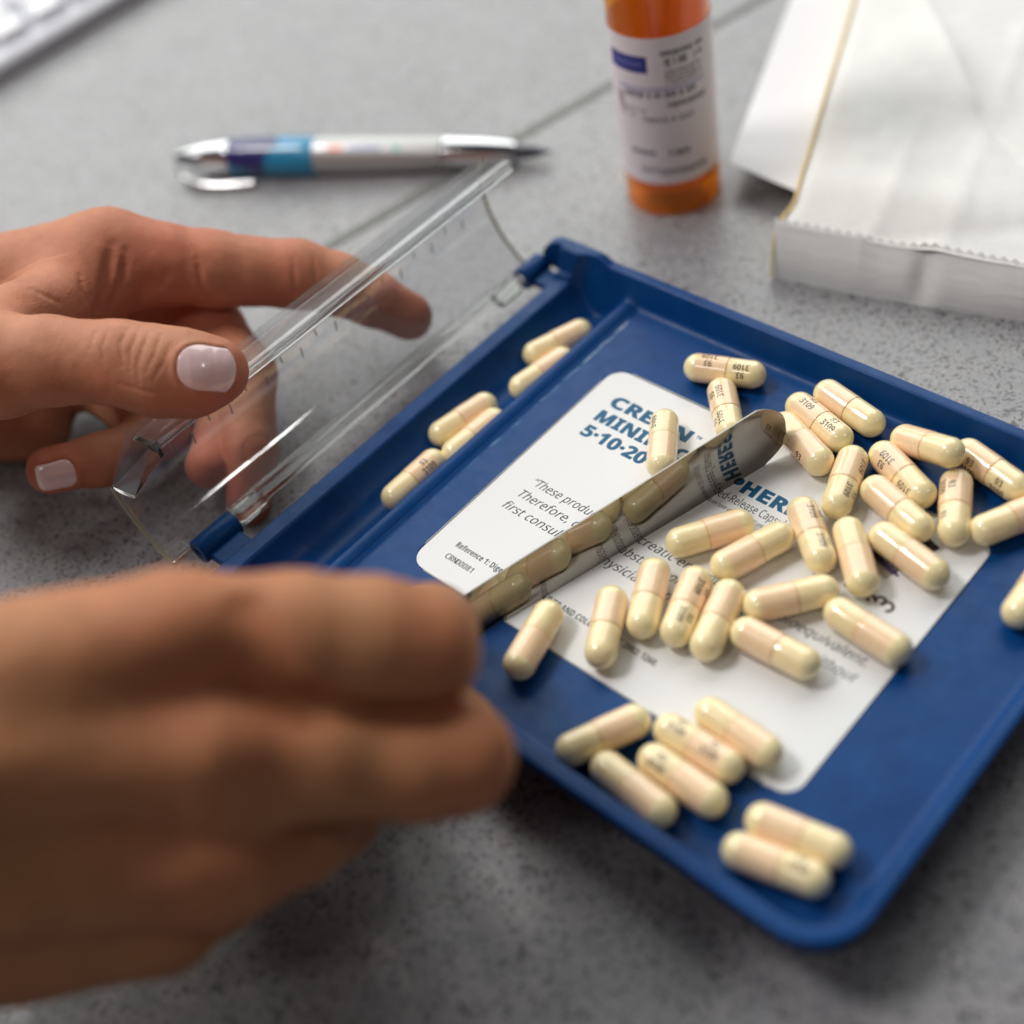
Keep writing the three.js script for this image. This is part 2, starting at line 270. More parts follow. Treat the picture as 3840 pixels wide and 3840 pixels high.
// ---- the clear lid, open, hinged along the trough
const pane = phy({ color: rgb(0.93, 0.935, 0.94), roughness: 0.05, transmission: 0.95, thickness: 0, ior: 1.5, specularIntensity: 1 });
const thick = phy({ color: rgb(0.97, 0.98, 0.97), roughness: 0.12, transmission: 1, thickness: 2, ior: 1.49, attenuationColor: rgb(0.8, 0.84, 0.78), attenuationDistance: 0.03 });
const lidArc = (n) => { const L = 38, out = []; let x = -105.6, y = 1.0; for (let i = 0; i <= n; i++) { const a = (33 + 2.22 * L * i / n) * Math.PI / 180, tx = -Math.cos(a), ty = Math.sin(a); out.push({ x, y, tx, ty }); x += tx * L / n; y += ty * L / n; } return out; };
{
  const lid = part('lid', (() => {
    const pts = lidArc(44), inn = [], out = [];
    pts.forEach((q, i) => { inn.push([q.x + q.ty * 0.75, q.y - q.tx * 0.75]); out.push([q.x - q.ty * 0.75, q.y + q.tx * 0.75]); });
    return bar([...inn, ...out.reverse()], -60, (x, y) => y < 21 ? 76 : 76 - 9 * clamp((y - 21) / 12.6, 0, 1), 0.5);
  })(), pane, tray, 'clear plastic lid swung open, curved like half a pipe');
  const s = [[-113.3, 34.2], [-113.0, 32.6], [-104.6, 35.6], [-103.9, 34.9], [-102.9, 35.0], [-102.4, 35.8], [-102.5, 36.8], [-103.2, 37.5], [-104.2, 37.4]];
  part('lip', bar(s, -60, 67, 0.9), pane, lid);
  const bead = new THREE.CylinderGeometry(1.0, 1.0, 126, 20); bead.rotateX(Math.PI / 2); bead.translate(-103.2, 35.9, 3.6); part('lip_bead', bead, thick, lid);
  const q = [[-117.9, 21.1, 76], [-107.5, 23.4, 75.4], [-101.2, 34.0, 67.2], [-103.4, 36.8, 66.6], [-113, 33.6, 66.9]], n = V(0.35, 0.3, 0.89).normalize(), hull = [];
  for (const [x, y, z] of q) for (const k of [-0.8, 0.8]) hull.push(V(x, y, z).addScaledVector(n, k));
  part('corner_tab', new ConvexGeometry(hull), thick, lid, 'bevelled clear tab at the near corner of the lid');
  const sheetEdge = phy({ color: rgb(0.50, 0.48, 0.37), roughness: 0.3, transmission: 0.45, thickness: 0 });
  for (const far of [true, false]) {
    const tube3 = new THREE.TubeGeometry(new THREE.CatmullRomCurve3(lidArc(40).filter((e) => far || e.y < 21.5).map((e) => V(e.x, e.y, far ? -60 : 76))), 40, far ? 0.55 : 0.7, 8);
    part('sheet_edge', tube3, sheetEdge, lid);
  }
  const tube = new THREE.CylinderGeometry(1.5, 1.5, 111, 24, 1); tube.rotateX(Math.PI / 2); tube.translate(-102.6, 0.9, 1.2);
  part('hinge_rod', tube, thick, lid);
  const low = new THREE.CylinderGeometry(0.9, 0.9, 111, 16, 1); low.rotateX(Math.PI / 2); low.translate(-105.9, 1.3, 1.2); part('lower_bead', low, thick, lid);
  for (const z of [-48, 52]) { const k = new RoundedBoxGeometry(5.5, 4.6, 10, 3, 1.8); k.translate(-102.6, 0.4, z); part('hinge_knuckle', k, thick, lid); }
  const foot = new RoundedBoxGeometry(7, 2.6, 6, 2, 0.5); foot.translate(-108, 0.6, 73); part('foot', foot, thick, lid);
  const ink = std({ color: rgb(0.30, 0.29, 0.27), roughness: 0.5 });
for (let k = 0; k < 18; k++) { const long = k % 2 === 1, l = long ? 3.9 : 2.4, e = new THREE.BoxGeometry(0.22, l, 0.3); e.rotateZ(long ? -0.12 : -0.03); e.translate(long ? -116.15 : -116.75, long ? 18.8 : 20.8, 58.4 - k * 6.3); part('ruler_mark', e, ink, lid); }
}

// ---------------------------------------------------------------- capsules
{
  const grain = lattice(32);
  const skin = (isCap, text) => canvasTex(480, 960, (c, w, h) => {       // 40 px per mm; along the axis by round it
    const g = c.createLinearGradient(0, 0, w, 0), end = '#fbe9b5', mid = isCap ? '#fcd9b0' : '#fce5b3';
    if (isCap) { g.addColorStop(0, end); g.addColorStop(0.26, end); g.addColorStop(0.36, mid); g.addColorStop(1, mid); } else { g.addColorStop(0, mid); g.addColorStop(0.6, mid); g.addColorStop(0.72, end); g.addColorStop(1, end); }
    c.fillStyle = g; c.fillRect(0, 0, w, h);
    for (let k = 0; k < 260; k++) { c.fillStyle = rnd() < 0.5 ? 'rgba(255,236,190,0.10)' : 'rgba(226,170,110,0.06)'; c.beginPath(); c.ellipse(rnd() * w, rnd() * h, 6 + rnd() * 30, 4 + rnd() * 18, rnd() * 3, 0, 7); c.fill(); }
    if (isCap) { c.fillStyle = 'rgba(196,140,84,0.55)'; c.fillRect(w * 0.975, 0, w * 0.02, h); } else { c.fillStyle = 'rgba(214,168,104,0.35)'; c.fillRect(0, 0, w * 0.11, h); }
    if (!text) return;
    c.save(); c.translate(isCap ? w * 0.58 : w * 0.40, h / 2); if (text < 0) c.rotate(Math.PI);
    c.fillStyle = '#16110b'; c.textAlign = 'center'; c.textBaseline = 'middle'; c.font = 'bold 96px sans-serif';
    c.save(); c.scale(0.82, 1); c.fillText('93', 0, -47); c.fillText('3109', 0, 48); c.restore(); c.restore();
  });
  const look = (map) => phy({ map, roughness: 0.28, specularIntensity: 0.8, clearcoat: 1, clearcoatRoughness: 0.04 });
  const M = { cap: { 0: look(skin(true, 0)), 1: look(skin(true, 1)), '-1': look(skin(true, -1)) }, body: { 0: look(skin(false, 0)), 1: look(skin(false, 1)), '-1': look(skin(false, -1)) } };
  const capP = [], bodyP = [];
  for (let k = 0; k <= 14; k++) { const a = k / 14 * Math.PI / 2; capP.push([-10.85 + 3.75 * (1 - Math.cos(a)), 3.8 * Math.sin(a)]); }
  capP.push([-3, 3.80], [0.8, 3.80], [1.05, 3.77], [1.12, 3.70], [1.12, 3.4]);
  bodyP.push([0.4, 3.3], [0.5, 3.70], [4, 3.69]);
  for (let k = 0; k <= 14; k++) { const a = k / 14 * Math.PI / 2; bodyP.push([7.15 + 3.7 * Math.sin(a), 3.68 * Math.cos(a)]); }
  const capG = revolve(capP, 40, -10.85, 1.15), bodyG = revolve(bodyP, 40, 0.0, 12.0); capG.scale(MM, MM, MM); bodyG.scale(MM, MM, MM);
const CAPSULES = [ // [cap end, body end] in tray axes (mm), text type, roll of body and of cap (degrees), label
  [[-34.2, 3.8, -48.5], [-21.0, 3.8, -53.7], -1, -39, -5, 'printed capsule lying level on blue plastic behind the blade, crosswise to its neighbour'],
  [[-4.1, 3.8, -50.4], [9.5, 3.8, -46.4], 1, -3, 11, 'printed ivory capsule with both numbers readable, between plain one and spatula tip'],
  [[-0.8, 3.8, -57.8], [13.1, 3.8, -54.8], 1, 143, 143, 'unprinted ivory capsule nearest the far rim beside the one with readable numbers'],
  [[16.4, 3.8, -41.8], [20.9, 3.8, -28.3], 1, 52, 76, 'capsule with side print leaning down right of the spatula tip near the far corner'],
  [[21.8, 3.8, -47.0], [34.8, 3.8, -41.4], -1, -78, -43, 'peach and ivory capsule with upside-down print, under the end of the tilted capsule'],
  [[23.3, 4.2, -54.0], [36.1, 9.7, -51.0], 1, 132, 132, 'plain ivory capsule propped up on its neighbours near the far rim'],
  [[40.0, 3.8, -48.1], [46.6, 3.8, -35.6], 1, -60, -35, 'upright capsule with faint side print below the propped capsule'],
  [[26.2, 3.8, -36.6], [39.7, 3.8, -32.3], 1, 148, 148, 'plain capsule parallel to and touching the upside-down printed one'],
  [[16.0, 3.8, -21.9], [26.8, 3.7, -12.6], 1, 35, 38, 'capsule printed down its right edge covering the end of the blue heading'],
  [[37.9, 3.7, -12.3], [27.9, 3.8, -22.4], -1, -169, -169, 'plain steep capsule between the side-printed one and the container picture'],
  [[49.2, 3.8, -22.5], [35.3, 3.8, -25.5], -1, -147, -147, 'plain capsule lying against the printed container picture on the card'],
  [[10.8, 3.8, 1.0], [15.6, 3.8, -12.4], -1, 144, 144, 'plain capsule right of and parallel to the one under the subtitle'],
  [[23.5, 3.8, 6.0], [32.4, 3.8, -5.0], -1, 143, 143, 'plain capsule slanting just above the last word of the first sentence'],
  [[25.8, 3.8, 13.9], [40.0, 3.8, 13.3], 1, 149, 149, 'plain capsule right of the row of four, below the one over the sentence'],
  [[53.2, 3.8, -0.6], [39.1, 3.7, -1.9], -1, -148, -148, 'plain capsule lying over the right edge of the white card'],
  [[16.3, 3.8, 7.6], [20.3, 3.7, 21.2], 1, -162, -162, 'plain capsule rightmost of the four standing in a row across the card text'],
  [[-1.3, 3.8, 12.0], [5.3, 3.8, 24.6], 1, -166, -166, 'plain capsule second from left in the row of four on the card'],
  [[-4.2, 3.8, 23.9], [2.8, 3.8, 36.2], 1, -166, -166, 'plain capsule at the left end of the row of four, over the small reference text'],
  [[-10.0, 3.8, 49.0], [-13.6, 3.8, 35.3], -1, 154, 154, 'capsule shadowed at its lower end beside the fingers, half on blue plastic'],
  [[19.8, 3.8, 46.0], [13.7, 3.7, 58.8], 1, -147, -147, 'plain capsule at left of the near group, pointing up to the card edge'],
  [[36.8, 3.8, 59.2], [22.7, 3.8, 58.0], -1, -160, -160, 'plain capsule nearest the near rim in the group of five by the card corner'],
  [[43.5, 3.8, 51.3], [29.3, 3.8, 50.8], -1, 16, -157, 'capsule with print at its upper left end, middle of three parallel ones at near rim'],
  [[41.6, 3.8, 43.1], [27.4, 3.7, 43.1], -1, -5, 4, 'capsule with two blurred prints lying across the lower edge of the card'],
  [[46.0, 3.8, 35.9], [31.9, 3.8, 35.0], -1, -155, -155, 'plain capsule fully on the white card near its bottom corner'],
  [[54.8, 3.7, 49.0], [68.7, 3.8, 46.1], 1, 153, 153, 'plain capsule by the rounded near corner, farther of the touching pair'],
  [[55.0, 3.8, 56.9], [68.8, 3.8, 53.5], 1, 11, 154, 'capsule with faint smudged print at rounded near corner, nearer of the touching pair'],
  [[5.9, 3.7, -10.6], [-1.9, 3.8, 1.2], 1, -140, -140, 'plain capsule in front of the blade just under the small subtitle text'],
  [[-23.6, 3.8, -44.4], [-13.6, 3.8, -34.3], -1, -50, -32, 'printed capsule behind the blade tip, its end touching the level printed one'],
  [[9.8, 3.8, -37.5], [-3.3, 3.8, -42.9], -1, 64, 92, 'ivory capsule half hidden behind the rounded tip of the steel spatula'],
  [[37.4, 3.8, -58.0], [51.2, 3.8, -54.5], 1, -77, -77, 'capsule with two readable prints partly under the propped one at right edge'],
  [[58.8, 3.8, -52.2], [52.2, 3.8, -39.7], 1, -145, -145, 'plain peach capsule cut by the right photo edge, end touching the upright one'],
  [[68.3, 3.8, -37.5], [69.0, 3.8, -23.3], 1, -166, -166, 'capsule cut off by the right photo edge, alone on the blue beside the card'],
  [[-21.0, 3.8, -16.0], [-29.1, 3.8, -27.7], 1, 56, 172, 'capsule standing behind the blade over the card heading, print at its left edge'],
  [[8.0, 3.8, 8.7], [12.8, 3.8, 22.1], 1, 28, 53, 'blurred-print capsule second from right in the row of four on the card'],
  [[-75.9, -3.0, 11.5], [-75.8, -3.0, 25.7], -1, -139, 28, 'printed capsule nearest the hands in the long trough behind the ridge'],
  [[-78.8, -3.0, -11.8], [-81.4, -3.0, 2.2], 1, -135, -135, 'plain capsule on the lid side of the middle pair in the trough'],
  [[-72.5, -3.0, -8.7], [-73.4, -3.0, 5.4], 1, -138, -138, 'plain capsule mostly hidden by the ridge, middle pair of the trough'],
  [[-72.5, -3.0, -37.0], [-74.9, -3.0, -23.0], 1, -136, -136, 'plain capsule against the ridge in the far trough pair'],
  [[-75.8, -3.0, -48.5], [-80.5, -3.0, -35.1], 1, -132, -132, 'plain capsule at the far end of the trough, beside its wall'],
];

  for (const [a, b, type, rollBody, rollCap, label] of CAPSULES) {
    const A = toWorld(a), B = toWorld(b), mid = A.clone().add(B).multiplyScalar(0.5), ex = B.clone().sub(A).normalize(), up = V(0, 1, 0).addScaledVector(ex, -ex.y).normalize(), ez = ex.clone().cross(up);
    const t = thing('capsule', label, 'capsule', [mid.x, mid.y, mid.z], 0, 'ivory capsules on the tray');
    t.quaternion.setFromRotationMatrix(new THREE.Matrix4().makeBasis(ex, up, ez));
    for (const [name, geo, roll] of [['cap', capG, rollCap], ['body', bodyG, rollBody]]) {
      const m = new THREE.Mesh(geo, M[name][Math.abs(roll) > 115 ? 0 : type]); m.name = name; m.rotation.x = -roll * Math.PI / 180; m.castShadow = m.receiveShadow = true; t.add(m);
    }
  }
}

// ---------------------------------------------------------------- spatula
{
  const at = toWorld([-3.4, 0, -28]), d = V(0.93093, 0, -0.36519), perp = V(0.36519, 0, 0.93093), phi = -17 * Math.PI / 180;
  const up = V(0, Math.cos(phi), 0).addScaledVector(perp, Math.sin(phi)), nrm = d.clone().cross(up);
  const sp = thing('spatula', 'shiny steel counting spatula standing on edge on the white card', 'spatula', [at.x, at.y, at.z]);
  const M4 = new THREE.Matrix4().makeBasis(d, up, nrm), scr = lattice(128);
  const steelR = dataTex(512, 512, (u, v) => 0.03 + 0.08 * Math.pow(wrapNoise(scr, 128, u * 0.25, v), 3) + 0.22 * sstep(0.74, 0.95, wrapNoise(n10, 233, u * 0.7, v * 0.7)));
  const steel = std({ color: rgb(0.25, 0.235, 0.215), metalness: 1, roughness: 1, roughnessMap: steelR });
  const tilt = (s) => -(s > -15 ? mix(11, 2, clamp((s + 15) / 23, 0, 1)) : s > -45 ? mix(17, 11, (s + 45) / 30) : mix(26, 17, clamp((s + 80) / 35, 0, 1))) * Math.PI / 180, WT = [[-112, 9.6], [-80, 10.6], [-60, 12], [-40, 13.4], [-30, 14.1], [-20, 14.9], [-10, 16.1], [0, 17.7], [8, 19]], wide = (s) => { let k = 0; while (k < 7 && s > WT[k + 1][0]) k++; return mix(WT[k][1], WT[k + 1][1], clamp((s - WT[k][0]) / (WT[k + 1][0] - WT[k][0]), 0, 1)); }, NU = 90, NV = 16;
  const endX = (v) => 11.3 - 7.2 * Math.pow(Math.max(0, 1 - v / 0.34), 2.4) - 7.6 * Math.pow(Math.max(0, (v - 0.5) / 0.5), 2.6);
  const at2 = (u, v, k) => { const s = mix(-112, endX(v), u), q = tilt(s), y = -0.06 + v * wide(Math.min(s, 7)) * (1 - 0.02 * sstep(5, 12, s)); return d.clone().multiplyScalar(s).add(V(0, y * Math.cos(q), 0)).addScaledVector(perp, y * Math.sin(q) + k * Math.cos(q)).add(V(0, -k * Math.sin(q), 0)); };
  const P = [], U = [], I = [], row = NU + 1, side = row * (NV + 1);
  for (const k of [0.16, -0.2]) for (let jj = 0; jj <= NV; jj++) for (let ii = 0; ii <= NU; ii++) { const uu = 1 - Math.pow(1 - ii / NU, 1.6), e = at2(uu, jj / NV, k); P.push(e.x, e.y, e.z); U.push(uu * 3, jj / NV * 0.4); }
  for (const o of [0, side]) for (let jj = 0; jj < NV; jj++) for (let ii = 0; ii < NU; ii++) { const e = o + jj * row + ii; o ? I.push(e, e + row, e + 1, e + 1, e + row, e + row + 1) : I.push(e, e + 1, e + row, e + 1, e + row + 1, e + row); }
  const g0 = new THREE.BufferGeometry(); g0.setAttribute('position', new THREE.Float32BufferAttribute(P, 3)); g0.setAttribute('uv', new THREE.Float32BufferAttribute(U, 2)); g0.setIndex(I); g0.computeVertexNormals();
  const rimIdx = [], EP = [], EI = []; for (let ii = 0; ii <= NU; ii++) rimIdx.push(ii); for (let jj = 1; jj <= NV; jj++) rimIdx.push(jj * row + NU); for (let ii = NU - 1; ii >= 0; ii--) rimIdx.push(NV * row + ii);
  rimIdx.forEach((e) => { for (const o of [0, side]) EP.push(P[(e + o) * 3], P[(e + o) * 3 + 1], P[(e + o) * 3 + 2]); });
  for (let e = 0; e < rimIdx.length - 1; e++) EI.push(2 * e, 2 * e + 1, 2 * e + 2, 2 * e + 1, 2 * e + 3, 2 * e + 2);
  const g1 = new THREE.BufferGeometry(); g1.setAttribute('position', new THREE.Float32BufferAttribute(EP, 3)); g1.setIndex(EI); g1.computeVertexNormals();
  const blade = part('blade', g0, steel, sp);
  part('blade_edge', g1, std({ color: rgb(0.30, 0.28, 0.26), metalness: 1, roughness: 0.35 }), blade);
  const a = V(-100, 6, 0).applyMatrix4(M4), b = V(-62.5, 40.6, -161.8).sub(at), ax = b.clone().sub(a), L = ax.length();
  const hd = new THREE.CapsuleGeometry(5, L, 6, 20); hd.scale(1, 1, 0.6); hd.applyQuaternion(new THREE.Quaternion().setFromUnitVectors(V(0, 1, 0), ax.clone().normalize())); hd.translate((a.x + b.x) / 2, (a.y + b.y) / 2, (a.z + b.z) / 2);
  part('handle', hd, std({ color: rgb(0.03, 0.025, 0.022), roughness: 0.5 }), sp);
}

// ---------------------------------------------------------------- hands (joints: x, y, z, radius in mm)
const LH = {
  thumb: [[-132.2,49.1,-279.7,14.0],[-108.8,54.0,-265.8,11.3],[-97.0,53.8,-262.7,10.1],[-79.6,51.2,-258.3,9.7],[-72.3,48.5,-255.5,10.3],[-64.7,46.3,-254.6,9.8],[-59.5,45.2,-254.8,7.6]],
  index: [[-88.9,40.7,-317.7,12.6],[-76.5,36.5,-316.0,11.0],[-63.4,31.7,-315.3,10.0],[-41.9,24.0,-314.4,9.1],[-31.6,17.8,-313.5,8.3],[-24.1,11.5,-312.6,7.6],[-15.1,3.1,-311.0,6.7]],
  middle: [[-78.3,18.6,-329.1,11.0],[-69.5,13.7,-313.5,8.8],[-61.7,10.7,-294.1,8.2],[-64.7,1.5,-273.9,7.6],[-67.6,-7.0,-261.8,5.8]],
  ring: [[-92.8,13.3,-327.8,11.0],[-69.4,1.3,-298.7,8.0],[-71.2,2.1,-281.9,7.0],[-75.2,2.6,-270.7,6.2]],
  pinky: [[-110.0,8.6,-318.3,10.0],[-86.4,5.1,-285.2,6.9],[-102.7,8.2,-276.7,6.7],[-115.4,10.6,-274.9,6.2]],
  palm: [
    [[-157.2,38.7,-321.3,15.0],[-88.9,40.7,-317.7,12.6]],
    [[-164.1,27.5,-328.3,15.0],[-78.3,18.6,-329.1,11.0]],
    [[-170.2,16.7,-331.4,14.0],[-92.8,13.3,-327.8,11.0]],
    [[-172.0,11.6,-326.0,14.0],[-110.0,8.6,-318.3,10.0]],
    [[-162.8,11.6,-315.7,15.0],[-126.0,2.3,-305.7,10.5]],
    [[-142.2,44.9,-288.3,15.0],[-110.5,50.7,-269.7,11.5]],
    [[-108.2,47.6,-291.2,9.0],[-94.4,37.4,-311.1,9.0]],
    [[-159.0,29.1,-319.8,21.0],[-277.0,21.7,-332.5,27.0]]]
};
const RH = {
  index: [[-59.6,75.0,-150.3,11.6],[-40.6,69.6,-148.9,11.4],[-28.8,64.9,-148.2,11.2],[-21.9,60.4,-147.8,10.6],[-20.9,40.4,-167.5,8.8],[-24.0,18.4,-189.2,7.5]],
  middle: [[-57.8,63.2,-136.1,13.0],[-41.8,56.0,-134.3,10.5],[-26.9,49.1,-132.7,9.5],[-19.6,46.1,-133.9,9.6],[-21.7,29.5,-149.8,9.0],[-27.3,9.7,-178.4,7.6]],
  ring: [[-63.9,43.9,-127.2,11.5],[-51.6,34.6,-134.8,9.6],[-47.0,25.2,-142.3,8.8],[-51.9,10.5,-163.1,8.0],[-51.7,8.2,-173.9,7.5]],
  pinky: [[-78.7,30.5,-127.4,10.5],[-73.0,17.5,-137.0,8.6],[-72.5,8.4,-146.2,8.0],[-74.3,1.1,-163.3,7.0]],
  thumb: [[-115.9,54.0,-166.0,13.0],[-77.0,35.3,-175.1,11.0],[-51.6,22.6,-183.5,9.5],[-32.6,9.8,-193.3,8.0]],
  palm: [
    [[-109.2,80.5,-146.0,15.5],[-59.6,75.0,-150.3,11.6]],
    [[-110.4,75.5,-136.2,16.0],[-57.8,63.2,-136.1,12.2]],
    [[-116.3,62.8,-131.3,16.0],[-63.9,43.9,-127.2,11.0]],
    [[-125.2,45.0,-128.3,17.5],[-78.7,30.5,-127.4,10.5]],
    [[-126.5,49.8,-154.1,20.0],[-77.2,34.6,-155.3,14.0]],
    [[-119.5,60.7,-139.3,23.0],[-223.4,59.2,-143.6,28.0]]]
};

const cone = (p, a, b) => {                                                       // distance to a tapered capsule
  const bx = b[0] - a[0], by = b[1] - a[1], bz = b[2] - a[2], t = clamp(((p[0] - a[0]) * bx + (p[1] - a[1]) * by + (p[2] - a[2]) * bz) / (bx * bx + by * by + bz * bz), 0, 1);
  return Math.hypot(p[0] - a[0] - bx * t, p[1] - a[1] - by * t, p[2] - a[2] - bz * t) - mix(a[3], b[3], t);
};
const chain = (p, c, k) => { let d = 1e9; for (let i = 0; i < c.length - 1; i++) { const e = cone(p, c[i], c[i + 1]); d = d > 1e8 ? e : smin(d, e, k); } return d; };
function segDist(p, a, b) { const bx = b[0] - a[0], by = b[1] - a[1], bz = b[2] - a[2], t = clamp(((p[0] - a[0]) * bx + (p[1] - a[1]) * by + (p[2] - a[2]) * bz) / (bx * bx + by * by + bz * bz), 0, 1); return Math.hypot(p[0] - a[0] - bx * t, p[1] - a[1] - by * t, p[2] - a[2] - bz * t); }
function nailShape(c, a, b, n, len, wid) { return (x, y, z) => {
  const dx = x - c.x, dy = y - c.y, dz = z - c.z, s = dx * a.x + dy * a.y + dz * a.z, w = dx * b.x + dy * b.y + dz * b.z, t = dx * n.x + dy * n.y + dz * n.z;
  const rr = s < 0 ? wid * 0.9 : wid * 0.3, qx = Math.abs(s) - len + rr, qy = Math.abs(w) - wid * (1 - 0.06 * s / len) + rr;
  return [Math.hypot(Math.max(qx, 0), Math.max(qy, 0)) + Math.min(Math.max(qx, qy), 0) - rr, t, s / len];
}; }
function handField(Hd, creases, kPalm, kJoin, nails = []) {
  creases = creases.map(([q, depth, w]) => { const lo = [1e9, 1e9, 1e9], hi = [-1e9, -1e9, -1e9]; for (const e of q) for (let a = 0; a < 3; a++) { lo[a] = Math.min(lo[a], e[a] - 3 * w); hi[a] = Math.max(hi[a], e[a] + 3 * w); } return [q, depth, w, lo, hi]; });
  const fingers = ['index', 'middle', 'ring', 'pinky', 'thumb'].map((n) => Hd[n]), p = [0, 0, 0];
  const boxes = fingers.map((c) => { const lo = [1e9, 1e9, 1e9], hi = [-1e9, -1e9, -1e9]; for (const q of c) for (let a = 0; a < 3; a++) { lo[a] = Math.min(lo[a], q[a] - q[3]); hi[a] = Math.max(hi[a], q[a] + q[3]); } return [lo, hi]; });
  return (x, y, z) => {
    p[0] = x; p[1] = y; p[2] = z;
    let palm = 1e9;
    for (const m of Hd.palm) { const e = cone(p, m[0], m[1]); palm = palm > 1e8 ? e : smin(palm, e, kPalm); }
    let d = palm;
    for (let i = 0; i < fingers.length; i++) {
      const [lo, hi] = boxes[i], out = Math.max(lo[0] - x, x - hi[0], lo[1] - y, y - hi[1], lo[2] - z, z - hi[2]);
      if (out > 14 && out > d + 8) continue;
      const e = smin(palm, chain(p, fingers[i], 3), kJoin);
      d = i ? smin(d, e, 0.9) : e;
    }
    if (d > -4 && d < 4) for (const [q, depth, w, lo, hi] of creases) {
      if (x < lo[0] || x > hi[0] || y < lo[1] || y > hi[1] || z < lo[2] || z > hi[2]) continue;
      let s = 1e9, at = 0; for (let k = 0; k < q.length - 1; k++) { const e = segDist(p, q[k], q[k + 1]); if (e < s) { s = e; at = (k + 0.5) / (q.length - 1); } }
      if (s < 3 * w) d += depth * Math.exp(-(s * s) / (w * w)) * (w > 3 ? 1 : Math.min(1, 0.3 + 1.2 * Math.sin(Math.PI * at)));
    }
    if (d > 4 || d < -4) return d;
    d += 0.35 * (noise3(x * 0.12, y * 0.12, z * 0.12) - 0.5) + 0.14 * (noise3(x * 0.4, y * 0.4, z * 0.4) - 0.5);
    for (const q of nails) { const [e, t, s] = q(x, y, z); if (t > -4.5 && t < 4 && e < 3) d += e < 0 ? 0.3 * sstep(0, -0.9, e) : (s > 0.9 ? -0.1 : -0.38) * Math.exp(-Math.pow((e - 0.8) / 0.75, 2)); }
    return d;
  };
}
const cells = []; for (let k = 0; k < 900; k++) cells.push([rnd(), rnd()]);
const cg = 30, bins = Array.from({ length: cg * cg }, () => []); cells.forEach((c, i) => bins[Math.floor(c[1] * cg) * cg + Math.floor(c[0] * cg)].push(i));
const skinBump = dataTex(512, 512, (u, v) => {                                    // fine net of skin lines
  const U = u + 0.012 * (wrapNoise(n8, 20, u, v) - 0.5), W = v + 0.012 * (wrapNoise(n8, 20, v, u) - 0.5), bi = Math.floor(U * cg), bj = Math.floor(W * cg);
  let d1 = 9, d2 = 9;
  for (let j = -2; j <= 2; j++) for (let i = -2; i <= 2; i++) for (const q of bins[((bj + j + cg) % cg) * cg + (bi + i + cg) % cg]) {
    let dx = cells[q][0] - U, dy = cells[q][1] - W; dx -= Math.round(dx); dy -= Math.round(dy); const e = Math.hypot(dx, dy * 1.5);
    if (e < d1) { d2 = d1; d1 = e; } else if (e < d2) d2 = e;
  }
  return clamp(0.25 + 22 * (d2 - d1) * 0.7, 0, 0.85) + 0.15 * wrapNoise(n10, 233, u, v);
});
const skinMat = phy({ vertexColors: true, roughness: 0.56, bumpMap: skinBump, bumpScale: 0.00009, specularIntensity: 0.5 });
const skinTone = (spots, base) => (x, y, z) => {
  let r = 0; for (const [c, rad, amt] of spots) { const s = Math.hypot(x - c[0], y - c[1], z - c[2]); r += amt * Math.exp(-(s * s) / (rad * rad)); }
  const m = 0.86 + 0.18 * noise3(x * 0.18, y * 0.18, z * 0.18) + 0.12 * noise3(x * 0.7, y * 0.7, z * 0.7), q = 0.5 * (noise3(x * 0.07 + 9, y * 0.07, z * 0.07) - 0.5) + 0.35 * (noise3(x * 0.9 + 4, y * 0.9, z * 0.9) - 0.5) * 0.4; r = clamp(r + q * 0.95, -0.5, 1.1);
  return [base[0] * m * (1 + 0.04 * r), base[1] * m * (1 - 0.36 * r), base[2] * m * (1 - 0.34 * r)];
};
const skinUV = (x, y, z) => [(0.94 * x + 0.34 * (0.72 * y - 0.69 * z)) / 17, (-0.34 * x + 0.94 * (0.72 * y - 0.69 * z)) / 17];
function nail(parent, off, df, shape, c, a, len, h, colorTip) {                     // a plate that follows the finger's own surface
  const f = (x, y, z) => { const [e, t] = shape(x, y, z); return smax(smax(Math.abs(df(x, y, z) - 0.02) - 0.30, e, 0.35), -t - 4.5, 0.3); };
  const R = len + 2, g = surface([c.x - R, c.y - R, c.z - R], [c.x + R, c.y + R, c.z + R], h, f, (x, y, z) => {
    const s = ((x - c.x) * a.x + (y - c.y) * a.y + (z - c.z) * a.z) / len, t = sstep(0.62, 0.8, s) * colorTip, m = 0.96 + 0.08 * noise3(x * 0.4, y * 0.4, z * 0.4);
    return [mix(0.82, 0.86, t) * m, mix(0.60, 0.75, t) * m, mix(0.61, 0.68, t) * m];
  });
  g.translate(-off.x, -off.y, -off.z);
  part('fingernail', g, phy({ vertexColors: true, roughness: 0.22, clearcoat: 1, clearcoatRoughness: 0.06 }), parent, 'pale pink polished nail');
}
const onto = (field) => (q) => { const e = V(...q), w = V(0, 248, 0).sub(e).normalize(); e.addScaledVector(w, 9); for (let k = 0; k < 60; k++) e.addScaledVector(w, -clamp(field(e.x, e.y, e.z), -1, 4) * 0.7); return [e.x, e.y, e.z]; };   // from above onto the skin
const splitCreases = (list, snap) => list.map(([pts, depth, w]) => { const q = []; pts.slice(1).forEach((b, k) => { const a = pts[k], n = Math.max(2, Math.ceil(Math.hypot(a[0] - b[0], a[1] - b[1], a[2] - b[2]) / (w > 3 ? 5 : 1.6))); for (let e = k ? 1 : 0; e <= n; e++) q.push(snap(a.map((v, m) => mix(v, b[m], e / n)))); }); return [q, depth, w]; });
